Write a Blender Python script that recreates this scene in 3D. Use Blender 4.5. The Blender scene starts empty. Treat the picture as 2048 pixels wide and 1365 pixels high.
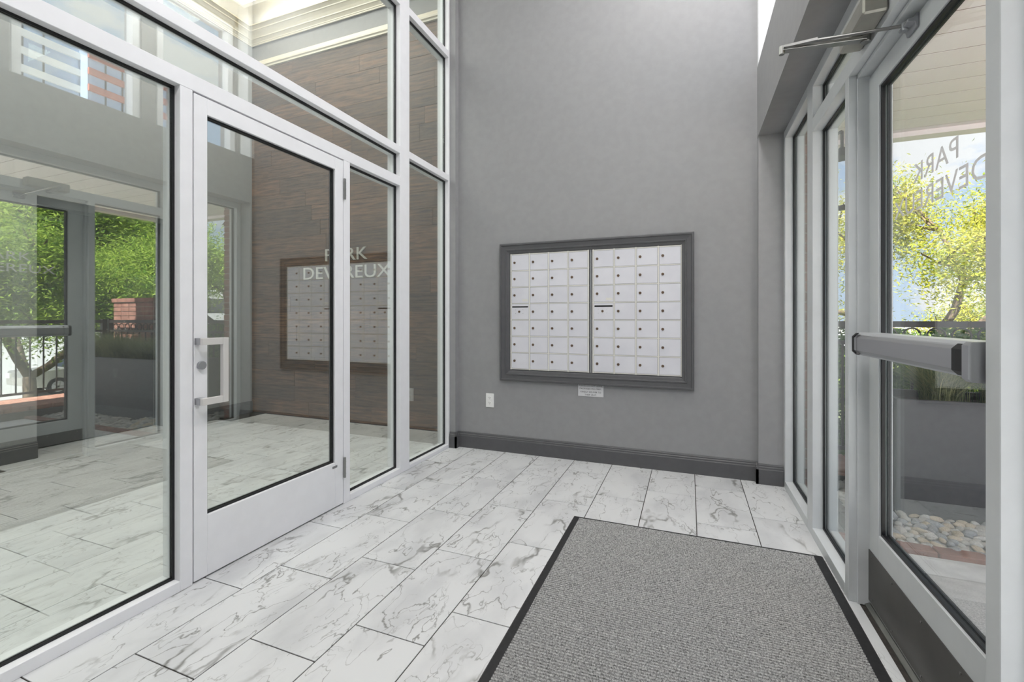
import bpy, bmesh, math, random
from mathutils import Vector, Matrix
random.seed(7)
S = bpy.context.scene
COL = S.collection
R = math.radians

# ---------------------------------------------------------------- camera, sky, lights, exposure
cd = bpy.data.cameras.new('camera'); cam = bpy.data.objects.new('camera', cd); COL.objects.link(cam)
cam.location = (0, 0, 1.165)
cam.rotation_euler = (R(90), 0, R(21.4714))
cd.sensor_width = 36; cd.lens = 36*900/2048
cd.shift_y = -(682.5-638)/2048; cd.clip_start = 0.02; cd.clip_end = 500
S.camera = cam

SKY = 1.3
W = bpy.data.worlds.new('sky'); S.world = W; W.use_nodes = True
nt = W.node_tree; nt.nodes.clear()
def wn(t, **k):
    n = nt.nodes.new(t)
    for a, b in k.items(): setattr(n, a, b)
    return n
out = wn('ShaderNodeOutputWorld'); bg = wn('ShaderNodeBackground'); bg.inputs['Strength'].default_value = SKY
tc = wn('ShaderNodeTexCoord'); sep = wn('ShaderNodeSeparateXYZ'); nt.links.new(tc.outputs['Generated'], sep.inputs[0])
grad = wn('ShaderNodeValToRGB')
grad.color_ramp.elements[0].position = 0.0; grad.color_ramp.elements[0].color = (.62, .77, .97, 1)
grad.color_ramp.elements[1].position = 0.8; grad.color_ramp.elements[1].color = (.38, .58, .94, 1)
nt.links.new(sep.outputs['Z'], grad.inputs[0])
mp = wn('ShaderNodeMapping'); mp.inputs['Scale'].default_value = (1, 1, 2.2); nt.links.new(tc.outputs['Generated'], mp.inputs[0])
ns = wn('ShaderNodeTexNoise'); ns.inputs['Scale'].default_value = 5.2; ns.inputs['Detail'].default_value = 7; ns.inputs['Roughness'].default_value = .55
nt.links.new(mp.outputs[0], ns.inputs['Vector'])
cr = wn('ShaderNodeValToRGB'); cr.color_ramp.elements[0].position = .49; cr.color_ramp.elements[1].position = .59
nt.links.new(ns.outputs['Fac'], cr.inputs[0])
mx = wn('ShaderNodeMixRGB'); nt.links.new(cr.outputs[0], mx.inputs['Fac']); nt.links.new(grad.outputs[0], mx.inputs[1]); mx.inputs[2].default_value = (.97, .98, 1, 1)
nt.links.new(mx.outputs[0], bg.inputs[0]); nt.links.new(bg.outputs[0], out.inputs[0])

def light(name, kind, loc, energy, color=(1, 1, 1), size=1, size_y=None, rot=(0, 0, 0)):
    l = bpy.data.lights.new(name, kind); l.energy = energy; l.color = color
    if kind == 'AREA':
        l.size = size
        if size_y: l.shape = 'RECTANGLE'; l.size_y = size_y
    if kind == 'SUN': l.angle = R(1.0)
    o = bpy.data.objects.new(name, l); COL.objects.link(o); o.location = loc; o.rotation_euler = rot
    return o
sun = light('sun', 'SUN', (0, 0, 30), 25.0, (1, .97, .93))
sun.rotation_euler = Vector((-.02, -.60, .80)).to_track_quat('Z', 'Y').to_euler()   # high sun from the far side of the porch
# unseen fill lights added in the vestibule; ceiling and cove lamps of the lobby
light('vestibule_fill_light', 'AREA', (.05, 2.25, 4.60), 58, (1, .985, .965), .7, 2.5)
light('vestibule_fill_light', 'AREA', (-.1, -.7, 4.60), 75, (1, .985, .965), .9, 1.2)
light('lobby_ceiling_lamp', 'AREA', (-3.6, 2.0, 5.0), 95, (1, .985, .96), 1.6, 3.2)
light('lobby_ceiling_lamp', 'AREA', (-3.6, -.6, 5.0), 35, (1, .985, .96), 1.6, 1.2)
light('lobby_cove_lamp', 'AREA', (-3.6, 3.90, 4.74), 40, (1, .91, .78), 2.6, .08, (R(180), 0, 0))
light('lobby_cove_lamp', 'AREA', (-4.94, 1.2, 4.74), 55, (1, .91, .78), .08, 4.8, (R(180), 0, 0))

S.view_settings.view_transform = 'Standard'; S.view_settings.look = 'None'
S.view_settings.exposure = 0.0; S.view_settings.gamma = 1; S.view_settings.use_curve_mapping = False
S.cycles.max_bounces = 12; S.cycles.transparent_max_bounces = 24; S.cycles.glossy_bounces = 6
S.cycles.sample_clamp_indirect = 8

# ---------------------------------------------------------------- helpers
def srgb(r, g, b):
    f = lambda c: (c/255/12.92) if c/255 <= .04045 else ((c/255+.055)/1.055)**2.4
    return (f(r), f(g), f(b), 1)
def tag(o, label=None, cat=None, group=None, kind=None):
    if label: o['label'] = label
    if cat: o['category'] = cat
    if group: o['group'] = group
    if kind: o['kind'] = kind
    return o
def empty(name, loc=(0, 0, 0), rz=0, **k):
    o = bpy.data.objects.new(name, None); COL.objects.link(o); o.location = loc; o.rotation_euler = (0, 0, rz)
    o.empty_display_size = .1
    return tag(o, **k)
class MB:
    def __init__(s): s.v = []; s.f = []; s.m = []
    def add(s, vs, fs, mi=0):
        n = len(s.v); s.v += [tuple(v) for v in vs]; s.f += [tuple(i+n for i in f) for f in fs]; s.m += [mi]*len(fs); return s
    def box(s, x0, x1, y0, y1, z0, z1, mi=0):
        x0, x1 = min(x0, x1), max(x0, x1); y0, y1 = min(y0, y1), max(y0, y1); z0, z1 = min(z0, z1), max(z0, z1)
        return s.add([(x0,y0,z0),(x1,y0,z0),(x1,y1,z0),(x0,y1,z0),(x0,y0,z1),(x1,y0,z1),(x1,y1,z1),(x0,y1,z1)],
              [(0,3,2,1),(4,5,6,7),(0,1,5,4),(1,2,6,5),(2,3,7,6),(3,0,4,7)], mi)
    def tube(s, p0, p1, r0, r1=None, n=10, mi=0, caps=True):
        r1 = r0 if r1 is None else r1
        p0, p1 = Vector(p0), Vector(p1); d = (p1-p0)
        if d.length < 1e-9: return s
        d.normalize(); a = d.orthogonal().normalized(); b = d.cross(a)
        vs = []
        for p, r in ((p0, r0), (p1, r1)):
            for i in range(n):
                t = 2*math.pi*i/n; vs.append(p+a*math.cos(t)*r+b*math.sin(t)*r)
        fs = [(i, (i+1) % n, n+(i+1) % n, n+i) for i in range(n)]
        if caps: fs += [tuple(range(n-1, -1, -1)), tuple(range(n, 2*n))]
        return s.add(vs, fs, mi)
    def bar(s, p0, p1, w, h, mi=0):      # box between two points, w across, h up
        p0, p1 = Vector(p0), Vector(p1); d = (p1-p0).normalized()
        up = Vector((0, 0, 1)) if abs(d.z) < .95 else Vector((1, 0, 0))
        a = d.cross(up).normalized(); b = a.cross(d)
        vs = [p+a*i*w/2+b*j*h/2 for p in (p0, p1) for i, j in ((-1,-1),(1,-1),(1,1),(-1,1))]
        return s.add(vs, [(0,1,2,3),(7,6,5,4),(0,4,5,1),(1,5,6,2),(2,6,7,3),(3,7,4,0)], mi)
    def prism(s, prof, axis, a, b, mi=0):     # closed 2-D profile swept along an axis
        n = len(prof); vs = []
        for t in (a, b):
            for p, q in prof:
                vs.append({'x': (t, p, q), 'y': (p, t, q), 'z': (p, q, t)}[axis])
        return s.add(vs, [(i, (i+1) % n, n+(i+1) % n, n+i) for i in range(n)]+[tuple(range(n-1,-1,-1)), tuple(range(n,2*n))], mi)
    def mesh(s, name, mats, smooth=False, bevel=0):
        me = bpy.data.meshes.new(name); me.from_pydata(s.v, [], s.f)
        for m in (mats if isinstance(mats, (list, tuple)) else [mats]): me.materials.append(m)
        me.polygons.foreach_set('material_index', s.m)
        bm = bmesh.new(); bm.from_mesh(me)
        bmesh.ops.recalc_face_normals(bm, faces=bm.faces)
        if bevel:
            try: bmesh.ops.bevel(bm, geom=[e for e in bm.edges if len(e.link_faces) == 2 and e.calc_face_angle(0) > .5], offset=bevel, segments=1, affect='EDGES', profile=.5)
            except Exception: pass
        bm.to_mesh(me); bm.free()
        if smooth: me.polygons.foreach_set('use_smooth', [True]*len(me.polygons))
        me.update(); return me
    def build(s, name, mats, parent=None, smooth=False, bevel=0, **k):
        o = bpy.data.objects.new(name, s.mesh(name, mats, smooth, bevel)); COL.objects.link(o)
        if parent: put(o, parent)
        return tag(o, **k)
def put(o, parent):
    o.parent = parent
    if parent.type == 'EMPTY' or True:
        o.matrix_parent_inverse = Matrix.Translation(parent.location).inverted() if parent.rotation_euler.z == 0 and parent.parent is None else Matrix.Identity(4)
def copy_tree(o, parent=None):
    c = o.copy(); COL.objects.link(c); c.parent = parent
    for ch in list(o.children):
        copy_tree(ch, c)
    return c

# ---------------------------------------------------------------- materials
MATS = {}
def mat(name, color=(.8,.8,.8,1), rough=.5, metal=0, spec=.5):
    m = bpy.data.materials.new(name); m.use_nodes = True
    b = m.node_tree.nodes['Principled BSDF']
    b.inputs['Base Color'].default_value = color; b.inputs['Roughness'].default_value = rough
    b.inputs['Metallic'].default_value = metal
    if 'Specular IOR Level' in b.inputs: b.inputs['Specular IOR Level'].default_value = spec
    return m
def N(m, t, **k):
    n = m.node_tree.nodes.new(t)
    for a, b in k.items(): setattr(n, a, b)
    return n
def LK(m, a, b): m.node_tree.links.new(a, b)
def BS(m): return m.node_tree.nodes['Principled BSDF']
def noisy(name, c1, c2, scale=30, rough=.6, bump=.0, bscale=None, stretch=(1,1,1), detail=4, metal=0, spec=.5, coord='Object', rnd=False, lo=.35, hi=.65, dist=.002):
    m = mat(name, c1, rough, metal, spec)
    tc = N(m, 'ShaderNodeTexCoord'); mp = N(m, 'ShaderNodeMapping'); mp.inputs['Scale'].default_value = stretch
    src = tc.outputs[coord]
    if rnd:
        oi = N(m, 'ShaderNodeObjectInfo'); ml = N(m, 'ShaderNodeVectorMath', operation='SCALE'); ad = N(m, 'ShaderNodeVectorMath', operation='ADD')
        cb = N(m, 'ShaderNodeCombineXYZ')
        for i in range(3): LK(m, oi.outputs['Random'], cb.inputs[i])
        LK(m, cb.outputs[0], ml.inputs[0]); ml.inputs['Scale'].default_value = 37.7
        LK(m, src, ad.inputs[0]); LK(m, ml.outputs[0], ad.inputs[1]); src = ad.outputs[0]
    LK(m, src, mp.inputs[0])
    n = N(m, 'ShaderNodeTexNoise'); n.inputs['Scale'].default_value = scale; n.inputs['Detail'].default_value = detail
    LK(m, mp.outputs[0], n.inputs['Vector'])
    r = N(m, 'ShaderNodeValToRGB'); r.color_ramp.elements[0].position = lo; r.color_ramp.elements[1].position = hi
    r.color_ramp.elements[0].color = c1; r.color_ramp.elements[1].color = c2
    LK(m, n.outputs['Fac'], r.inputs[0]); LK(m, r.outputs[0], BS(m).inputs['Base Color'])
    if bump:
        n2 = N(m, 'ShaderNodeTexNoise'); n2.inputs['Scale'].default_value = bscale or scale; n2.inputs['Detail'].default_value = 5
        LK(m, mp.outputs[0], n2.inputs['Vector'])
        b = N(m, 'ShaderNodeBump'); b.inputs['Strength'].default_value = bump; b.inputs['Distance'].default_value = dist
        LK(m, n2.outputs['Fac'], b.inputs['Height']); LK(m, b.outputs[0], BS(m).inputs['Normal'])
    return m
def glass(name, r0, tint):
    m = bpy.data.materials.new(name); m.use_nodes = True; m.node_tree.nodes.clear()
    o = N(m, 'ShaderNodeOutputMaterial'); mix = N(m, 'ShaderNodeMixShader'); t = N(m, 'ShaderNodeBsdfTransparent'); g = N(m, 'ShaderNodeBsdfGlossy')
    t.inputs[0].default_value = tint; g.inputs['Roughness'].default_value = 0; g.inputs['Color'].default_value = (.96, 1, .985, 1)
    lw = N(m, 'ShaderNodeLayerWeight'); lw.inputs['Blend'].default_value = .5
    p = N(m, 'ShaderNodeMath', operation='POWER'); p.inputs[1].default_value = 5; LK(m, lw.outputs['Facing'], p.inputs[0])
    a = N(m, 'ShaderNodeMath', operation='MULTIPLY_ADD'); a.inputs[1].default_value = 1-r0; a.inputs[2].default_value = r0; LK(m, p.outputs[0], a.inputs[0])
    LK(m, a.outputs[0], mix.inputs[0]); LK(m, t.outputs[0], mix.inputs[1]); LK(m, g.outputs[0], mix.inputs[2]); LK(m, mix.outputs[0], o.inputs[0])
    return m

M_wall = noisy('grey_wall_paint', srgb(146,146,147), srgb(150,150,151), 18, .62, .10, 220, dist=.001)
M_base = noisy('dark_grey_trim_paint', srgb(86,86,88), srgb(90,90,92), 20, .42, .06, 160, dist=.001)
M_white = noisy('white_powder_coated_aluminium', srgb(232,232,235), srgb(235,235,238), 14, .38, 0)
M_white_shaded = noisy('shaded_white_aluminium_frame', srgb(200,203,205), srgb(204,207,209), 14, .40, 0)  # the white frames again, greyed: their room-side shade put into the colour
M_wall_white = mat('white_wall_paint', srgb(225,226,228), .6)
M_ceil = mat('ceiling_paint', srgb(236,234,230), .7)
M_black = mat('black_rubber_gasket', srgb(16,16,19), .45)
M_cream = noisy('cream_moulding_paint', srgb(228,220,202), srgb(232,224,206), 12, .45)
M_gL = glass('reflective_lobby_glass', .205, (.95, .98, .96, 1))
M_gR = glass('tinted_entrance_glass', .05, (.95, .96, .955, 1))
M_gU = glass('clear_glass', .04, (.97, .98, .98, 1))
M_silver = mat('satin_aluminium', srgb(176,177,180), .36, .85)
M_pull = mat('brushed_pull_metal', srgb(222,219,217), .42, .35)
M_chrome = mat('worn_chrome', srgb(150,150,148), .28, 1)
M_greyplate = mat('grey_cast_metal', srgb(158,160,164), .45, .6)
M_dark = mat('near_black', srgb(12,12,13), .5)
M_plastic = mat('white_plastic', srgb(238,238,236), .35)
M_grout = noisy('dark_grout', srgb(50,46,43), srgb(62,57,53), 60, .9)

def marble():
    m = mat('white_marble_tile', (1,1,1,1), .34, 0, .42)
    tc = N(m, 'ShaderNodeTexCoord'); oi = N(m, 'ShaderNodeObjectInfo')
    cb = N(m, 'ShaderNodeCombineXYZ'); mu = N(m, 'ShaderNodeMath', operation='MULTIPLY'); mu.inputs[1].default_value = 61.3
    LK(m, oi.outputs['Random'], mu.inputs[0]); LK(m, mu.outputs[0], cb.inputs[0]); LK(m, mu.outputs[0], cb.inputs[1]); LK(m, mu.outputs[0], cb.inputs[2])
    ad = N(m, 'ShaderNodeVectorMath', operation='ADD'); LK(m, tc.outputs['Object'], ad.inputs[0]); LK(m, cb.outputs[0], ad.inputs[1])
    rot = N(m, 'ShaderNodeMapping'); rot.inputs['Rotation'].default_value = (0, 0, R(-38)); rot.inputs['Scale'].default_value = (2.0, 1, 1)
    LK(m, ad.outputs[0], rot.inputs[0])
    w = N(m, 'ShaderNodeTexNoise'); w.inputs['Scale'].default_value = 5; w.inputs['Detail'].default_value = 4; LK(m, rot.outputs[0], w.inputs['Vector'])
    ws = N(m, 'ShaderNodeVectorMath', operation='SCALE'); ws.inputs['Scale'].default_value = .20; LK(m, w.outputs['Color'], ws.inputs[0])
    wa = N(m, 'ShaderNodeVectorMath', operation='ADD'); LK(m, rot.outputs[0], wa.inputs[0]); LK(m, ws.outputs[0], wa.inputs[1])
    def vein(scale, width, det=2):
        n = N(m, 'ShaderNodeTexNoise'); n.inputs['Scale'].default_value = scale; n.inputs['Detail'].default_value = det; n.inputs['Roughness'].default_value = .5
        LK(m, wa.outputs[0], n.inputs['Vector'])
        s = N(m, 'ShaderNodeMath', operation='SUBTRACT'); s.inputs[1].default_value = .5; LK(m, n.outputs['Fac'], s.inputs[0])
        a = N(m, 'ShaderNodeMath', operation='ABSOLUTE'); LK(m, s.outputs[0], a.inputs[0])
        r = N(m, 'ShaderNodeMapRange'); r.interpolation_type = 'SMOOTHSTEP'
        r.inputs['From Min'].default_value = 0; r.inputs['From Max'].default_value = width; r.inputs['To Min'].default_value = 1; r.inputs['To Max'].default_value = 0
        LK(m, a.outputs[0], r.inputs['Value']); return r.outputs[0]
    def mask(scale, lo, hi):
        n = N(m, 'ShaderNodeTexNoise'); n.inputs['Scale'].default_value = scale; n.inputs['Detail'].default_value = 3; LK(m, rot.outputs[0], n.inputs['Vector'])
        r = N(m, 'ShaderNodeMapRange'); r.interpolation_type = 'SMOOTHSTEP'; r.inputs['From Min'].default_value = lo; r.inputs['From Max'].default_value = hi
        LK(m, n.outputs['Fac'], r.inputs['Value']); return r.outputs[0]
    def mul(a, b, k=1):
        x = N(m, 'ShaderNodeMath', operation='MULTIPLY'); LK(m, a, x.inputs[0])
        if isinstance(b, (int, float)): x.inputs[1].default_value = b
        else: LK(m, b, x.inputs[1])
        return x.outputs[0] if k == 1 else mul(x.outputs[0], k)
    big = mul(vein(1.9, .026, 3), mask(2.1, .50, .62), .85)
    thin = mul(vein(3.2, .0095, 3), mask(2.6, .34, .56), .80)
    fine = mul(vein(6.5, .012, 3), mask(3.4, .46, .64), .62)
    mxa = N(m, 'ShaderNodeMath', operation='MAXIMUM'); LK(m, big, mxa.inputs[0]); LK(m, thin, mxa.inputs[1])
    mxb = N(m, 'ShaderNodeMath', operation='MAXIMUM'); LK(m, mxa.outputs[0], mxb.inputs[0]); LK(m, fine, mxb.inputs[1])
    cl = N(m, 'ShaderNodeTexNoise'); cl.inputs['Scale'].default_value = 2.4; cl.inputs['Detail'].default_value = 5; LK(m, wa.outputs[0], cl.inputs['Vector'])
    cr = N(m, 'ShaderNodeValToRGB'); cr.color_ramp.elements[0].position = .3; cr.color_ramp.elements[1].position = .55
    cr.color_ramp.elements[0].color = srgb(192,193,195); cr.color_ramp.elements[1].color = srgb(212,213,214)
    LK(m, cl.outputs['Fac'], cr.inputs[0])
    mx = N(m, 'ShaderNodeMixRGB'); LK(m, mxb.outputs[0], mx.inputs['Fac']); LK(m, cr.outputs[0], mx.inputs[1]); mx.inputs[2].default_value = srgb(112,111,107)
    LK(m, mx.outputs[0], BS(m).inputs['Base Color'])
    return m
M_marble = marble()

def wood():
    m = mat('dark_wood_plank', (1,1,1,1), .5)
    tc = N(m, 'ShaderNodeTexCoord'); oi = N(m, 'ShaderNodeObjectInfo')
    mu = N(m, 'ShaderNodeMath', operation='MULTIPLY'); mu.inputs[1].default_value = 53.1; LK(m, oi.outputs['Random'], mu.inputs[0])
    cb = N(m, 'ShaderNodeCombineXYZ'); LK(m, mu.outputs[0], cb.inputs[0]); LK(m, mu.outputs[0], cb.inputs[2])
    ad = N(m, 'ShaderNodeVectorMath', operation='ADD'); LK(m, tc.outputs['Object'], ad.inputs[0]); LK(m, cb.outputs[0], ad.inputs[1])
    mp = N(m, 'ShaderNodeMapping'); mp.inputs['Scale'].default_value = (1.2, 1, 16); LK(m, ad.outputs[0], mp.inputs[0])
    n = N(m, 'ShaderNodeTexNoise'); n.inputs['Scale'].default_value = 3; n.inputs['Detail'].default_value = 8; n.inputs['Roughness'].default_value = .62; n.inputs['Distortion'].default_value = .4
    LK(m, mp.outputs[0], n.inputs['Vector'])
    r = N(m, 'ShaderNodeValToRGB'); r.color_ramp.elements[0].position = .32; r.color_ramp.elements[1].position = .70
    r.color_ramp.elements[0].color = srgb(46,32,22); r.color_ramp.elements[1].color = srgb(138,108,82)
    LK(m, n.outputs['Fac'], r.inputs[0])
    v = N(m, 'ShaderNodeValToRGB'); v.color_ramp.elements[0].color = (.60,.60,.60,1); v.color_ramp.elements[1].color = (1.12,1.0,.9,1)
    LK(m, oi.outputs['Random'], v.inputs[0])
    mx = N(m, 'ShaderNodeMixRGB', blend_type='MULTIPLY'); mx.inputs['Fac'].default_value = 1; LK(m, r.outputs[0], mx.inputs[1]); LK(m, v.outputs[0], mx.inputs[2])
    LK(m, mx.outputs[0], BS(m).inputs['Base Color'])
    b = N(m, 'ShaderNodeBump'); b.inputs['Strength'].default_value = .25; b.inputs['Distance'].default_value = .002
    LK(m, n.outputs['Fac'], b.inputs['Height']); LK(m, b.outputs[0], BS(m).inputs['Normal'])
    return m
M_wood = wood()
M_brick = noisy('red_brick', srgb(124,84,72), srgb(158,112,98), 9, .85, .4, 60, rnd=True)
M_brick2 = noisy('pale_paving_brick', srgb(160,108,92), srgb(196,148,128), 9, .85, .4, 60, rnd=True)
M_mortar = noisy('mortar', srgb(150,142,132), srgb(170,162,150), 40, .9)
M_conc = noisy('pale_concrete', srgb(202,202,202), srgb(220,220,219), 14, .85, .5, 120, detail=8)
M_conc2 = noisy('exposed_aggregate_concrete', srgb(178,178,178), srgb(218,218,217), 160, .85, .6, 200, detail=6)
M_planter = noisy('charcoal_planter', srgb(82,82,85), srgb(88,88,91), 30, .55)
M_soil = noisy('soil', srgb(52,44,38), srgb(84,72,60), 30, .95)
M_rail = mat('dark_bronze_rail', srgb(58,52,50), .45, .2)
M_soffit = noisy('pale_soffit_board', srgb(246,236,238), srgb(249,240,242), 20, .55)
M_stone = noisy('river_stone', srgb(168,166,162), srgb(214,209,200), 7, .7, .3, 60, rnd=True, lo=.3, hi=.7)
M_asph = noisy('pale_asphalt', srgb(165,165,164), srgb(190,189,186), 20, .9, .3, 100)
M_grassg = noisy('lawn', srgb(84,92,62), srgb(112,122,84), 12, .9)
M_bark = noisy('bark', srgb(70,58,48), srgb(120,102,84), 14, .9, .8, 30, stretch=(1,1,.3))
def leafmat(name, a, b, tr=.45):
    m = bpy.data.materials.new(name); m.use_nodes = True; m.node_tree.nodes.clear()
    o = N(m, 'ShaderNodeOutputMaterial'); mix = N(m, 'ShaderNodeMixShader'); d = N(m, 'ShaderNodeBsdfDiffuse'); t = N(m, 'ShaderNodeBsdfTranslucent')
    g = N(m, 'ShaderNodeNewGeometry'); tc = N(m, 'ShaderNodeTexCoord'); n = N(m, 'ShaderNodeTexNoise'); n.inputs['Scale'].default_value = 1.4; LK(m, tc.outputs['Object'], n.inputs['Vector'])
    ad = N(m, 'ShaderNodeMath', operation='MULTIPLY_ADD'); ad.inputs[1].default_value = .5; LK(m, g.outputs['Random Per Island'], ad.inputs[0]); LK(m, n.outputs['Fac'], ad.inputs[2])
    r = N(m, 'ShaderNodeValToRGB'); r.color_ramp.elements[0].position = .45; r.color_ramp.elements[1].position = 1.0; r.color_ramp.elements[0].color = a; r.color_ramp.elements[1].color = b
    LK(m, ad.outputs[0], r.inputs[0]); LK(m, r.outputs[0], d.inputs[0]); LK(m, r.outputs[0], t.inputs[0]); mix.inputs[0].default_value = tr
    LK(m, d.outputs[0], mix.inputs[1]); LK(m, t.outputs[0], mix.inputs[2]); LK(m, mix.outputs[0], o.inputs[0]); return m
M_leafY = leafmat('yellow_green_leaf', srgb(120,136,48), srgb(206,198,88))
M_leafG = leafmat('green_leaf', srgb(92,128,52), srgb(178,196,92))
M_leafH = leafmat('hedge_leaf', srgb(48,86,38), srgb(126,160,74), .3)
M_blade = leafmat('blue_green_grass_blade', srgb(98,124,92), srgb(196,194,146), .3)

def carpet():
    m = noisy('grey_ribbed_carpet', srgb(90,90,90), srgb(194,194,193), 210, .95, .8, 420, detail=3, lo=.30, hi=.70)
    return m
M_carpet = carpet()
M_rubber = noisy('black_rubber', srgb(26,26,27), srgb(36,36,38), 60, .55)

# ================================================================= SETTING
XL, XLB = -2.02, -2.135          # left storefront faces
XR, XRB = .613, .728             # right storefront faces
YB = 3.65                        # back wall
YN = -1.6                        # wall behind the viewer
XW, YW = -5.08, 4.04             # lobby far corner
ZC = 4.75

# floor: grout bed + every tile its own piece
fl = MB().box(-5.6, XRB, YN, 4.39, -.12, -.003).build('floor', M_grout, label='white marble tile floor with grey veins and dark joints', cat='floor', kind='structure')
PX, PY = .3055, .6015
tile_cache = {}
def tile(x0, x1, y0, y1):
    w, h = round(x1-x0, 3), round(y1-y0, 3)
    if w < .02 or h < .02: return
    if (w, h) not in tile_cache:
        tile_cache[(w, h)] = MB().box(0, w, 0, h, -.01, 0).mesh('tile', M_marble, bevel=.0008)
    o = bpy.data.objects.new('tile', tile_cache[(w, h)]); COL.objects.link(o); o.location = (x0, y0, 0); o.parent = fl
g = .0021
for k in range(-19, 3):
    xa, xb = .04+PX*k, .04+PX*(k+1)
    xa2, xb2 = max(xa, -5.5), min(xb, .665)
    if xb2-xa2 < .02: continue
    off = (3.38+.2*k) % PY
    for j in range(-4, 8):
        ya, yb = off+PY*j, off+PY*(j+1)
        ya2, yb2 = max(ya, -.35), min(yb, YW)
        if yb2-ya2 < .03: continue
        if xa < XRB and ya2 > YB and xa2 > XLB: continue
        if xa2 < XW and (yb2 < 1.9 or ya2 > 3.3): continue
        tile(xa2+g, xb2-g, ya2+g, yb2-g)
# plain floor behind the viewer
MB().box(-5.08, .665, YN, -.352, -.01, 0).build('floor_strip', M_marble, parent=fl)

def struct(name, mb, m, label, cat, **k):
    return mb.build(name, m, label=label, cat=cat, kind='structure', **k)
struct('wall_back', MB().box(-2.1, XRB+.15, YB, 4.4, 0, ZC), M_wall, 'grey painted back wall behind the mailboxes', 'wall')
struct('wall_near', MB().box(-5.6, XRB+.2, YN-.15, YN, 0, 5.3), M_wall, 'grey wall behind the viewer', 'wall')
struct('wall_left', MB().box(XLB, XL, YN, 0, 0, ZC).box(XLB, XL, 0, 3.63, 4.6, 5.3).box(XLB, XLB+.035, 3.628, YW, 0, 5.3), M_wall, 'grey wall stub beside the lobby storefront', 'wall')
# right wall: lower wall behind viewer, header box, upper wall with punched window openings
wr = MB()
wr.box(XR, .88, YN, .40, 0, 2.46)
wr.box(.455, .88, YN, YB, 2.46, 2.965)
wins = [(-.55, .25), (.47, 1.27), (1.49, 1.66+.0), ]
openings = [(-1.2, -.45), (-.25, .55), (.75, 1.60), (1.76, 2.64), (2.76, 3.56)]
ys = [YN]+[v for o_ in openings for v in o_]+[YB]
for i in range(0, len(ys), 2): wr.box(XR, .88, ys[i], ys[i+1], 2.965, 4.6)
wr.box(XR, .88, YN, YB, 4.45, 5.3)
struct('roof', MB().box(-5.7, .92, YN-.2, 4.7, 5.3, 5.5), M_wall_white, 'flat roof over vestibule and lobby', 'roof')
struct('wall_right', wr, M_wall, 'grey right wall with a deep header over the entrance and windows above', 'wall')
ceil_ = struct('ceiling', MB().box(XLB, .9, YN, 4.4, ZC, ZC+.15), M_ceil, 'white vestibule ceiling', 'ceiling')
MB().box(-.35, .45, .95, 3.55, 4.605, 4.75).box(-.6, .4, -1.35, -.05, 4.605, 4.75).build('added_light_housing', M_white, parent=ceil_, kind='structure')  # unseen housings added above the vestibule fill lights
# pilasters beside both storefronts
struct('trim_1', MB().box(.457, XR, 3.6, YB+.01, 0, 2.46), M_wall, 'narrow grey pilaster beside the entrance storefront', 'trim')
struct('trim_2', MB().box(.457, XR+.01, 3.6, YB+.01, 2.966, 4.7), M_wall_white, 'white pilaster above the grey header', 'trim')
struct('trim_3', MB().box(XL-.0, -1.961, 3.59, YB+.01, 0, 4.7).box(XLB, XL, 3.629, YB+.01, 0, 4.7), M_wall, 'slim grey pilaster at the lobby storefront end', 'trim')
def bb_profile(t=0): # (depth out, height)
    return [(0,0),(.016,0),(.016,.104),(.013,.110),(.013,.120),(.009,.126),(.009,.134),(.005,.142),(0,.142)]
bb = MB()
def bb_x(mb, x0, x1, y):  # facing -Y
    mb.prism([(y-d, z) for d, z in bb_profile()], 'x', x0, x1)
def bb_y(mb, y0, y1, x, s):
    mb.prism([(x+s*d, z) for d, z in bb_profile()], 'y', y0, y1)
bb_x(bb, -1.961, .457, YB); bb_x(bb, .457-.016, XR-.003, 3.6); bb_y(bb, 3.584, YB, .457, -1); bb_x(bb, XL+.004, -1.961+.016, 3.59); bb_y(bb, 3.574, YB, -1.961, 1)
struct('baseboard_back', bb, M_base, 'dark grey baseboard along the grey back wall', 'baseboard')

# ----- left storefront (window_1)
w1 = empty('window_1', (XL, 2.0, 0), label='white framed glass storefront between vestibule and lobby', cat='storefront', kind='structure')
def member(parent, name, x0, x1, y0, y1, z0, z1, m=None, bevel=.0015):
    return MB().box(x0, x1, y0, y1, z0, z1).build(name, m or M_white, parent=parent, bevel=bevel)
def pane(parent, xg, y0, y1, z0, z1, m, th=.006, gx=.018, gw=.010, name='glass_pane'):
    MB().box(xg-th/2, xg+th/2, y0+.001, y1-.001, z0+.001, z1-.001).build(name, m, parent=parent)
    q = MB(); a, b = xg-gx/2, xg+gx/2
    for (ya, yb, za, zb) in ((y0,y1,z0,z0+gw),(y0,y1,z1-gw,z1),(y0,y0+gw,z0+gw,z1-gw),(y1-gw,y1,z0+gw,z1-gw)):
        q.box(xg+th/2+.0005, b, ya, yb, za, zb); q.box(a, xg-th/2-.0005, ya, yb, za, zb)
    q.build('gasket', M_black, parent=parent)
GL = XL-.045
member(w1, 'mullion', XLB, XL, 0, .05, 0, 4.6)
member(w1, 'mullion', XLB, XL, 1.268, 1.321, 0, 2.165)
member(w1, 'mullion', XLB, XL, 2.246, 2.302, 0, 2.165)
member(w1, 'mullion', XLB, XL, 2.839, 2.961, 0, 4.6)
member(w1, 'mullion', XLB, XL, 3.570, 3.628, 0, 4.6)
member(w1, 'sill', XLB, XL+.001, .05, 1.268, 0, .045); member(w1, 'sill', XLB, XL+.001, 2.302, 2.839, 0, .04); member(w1, 'sill', XLB, XL+.001, 2.961, 3.570, 0, .03)
member(w1, 'transom_rail', XLB, XL+.0005, .05, 2.839, 2.165, 2.235)
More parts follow.
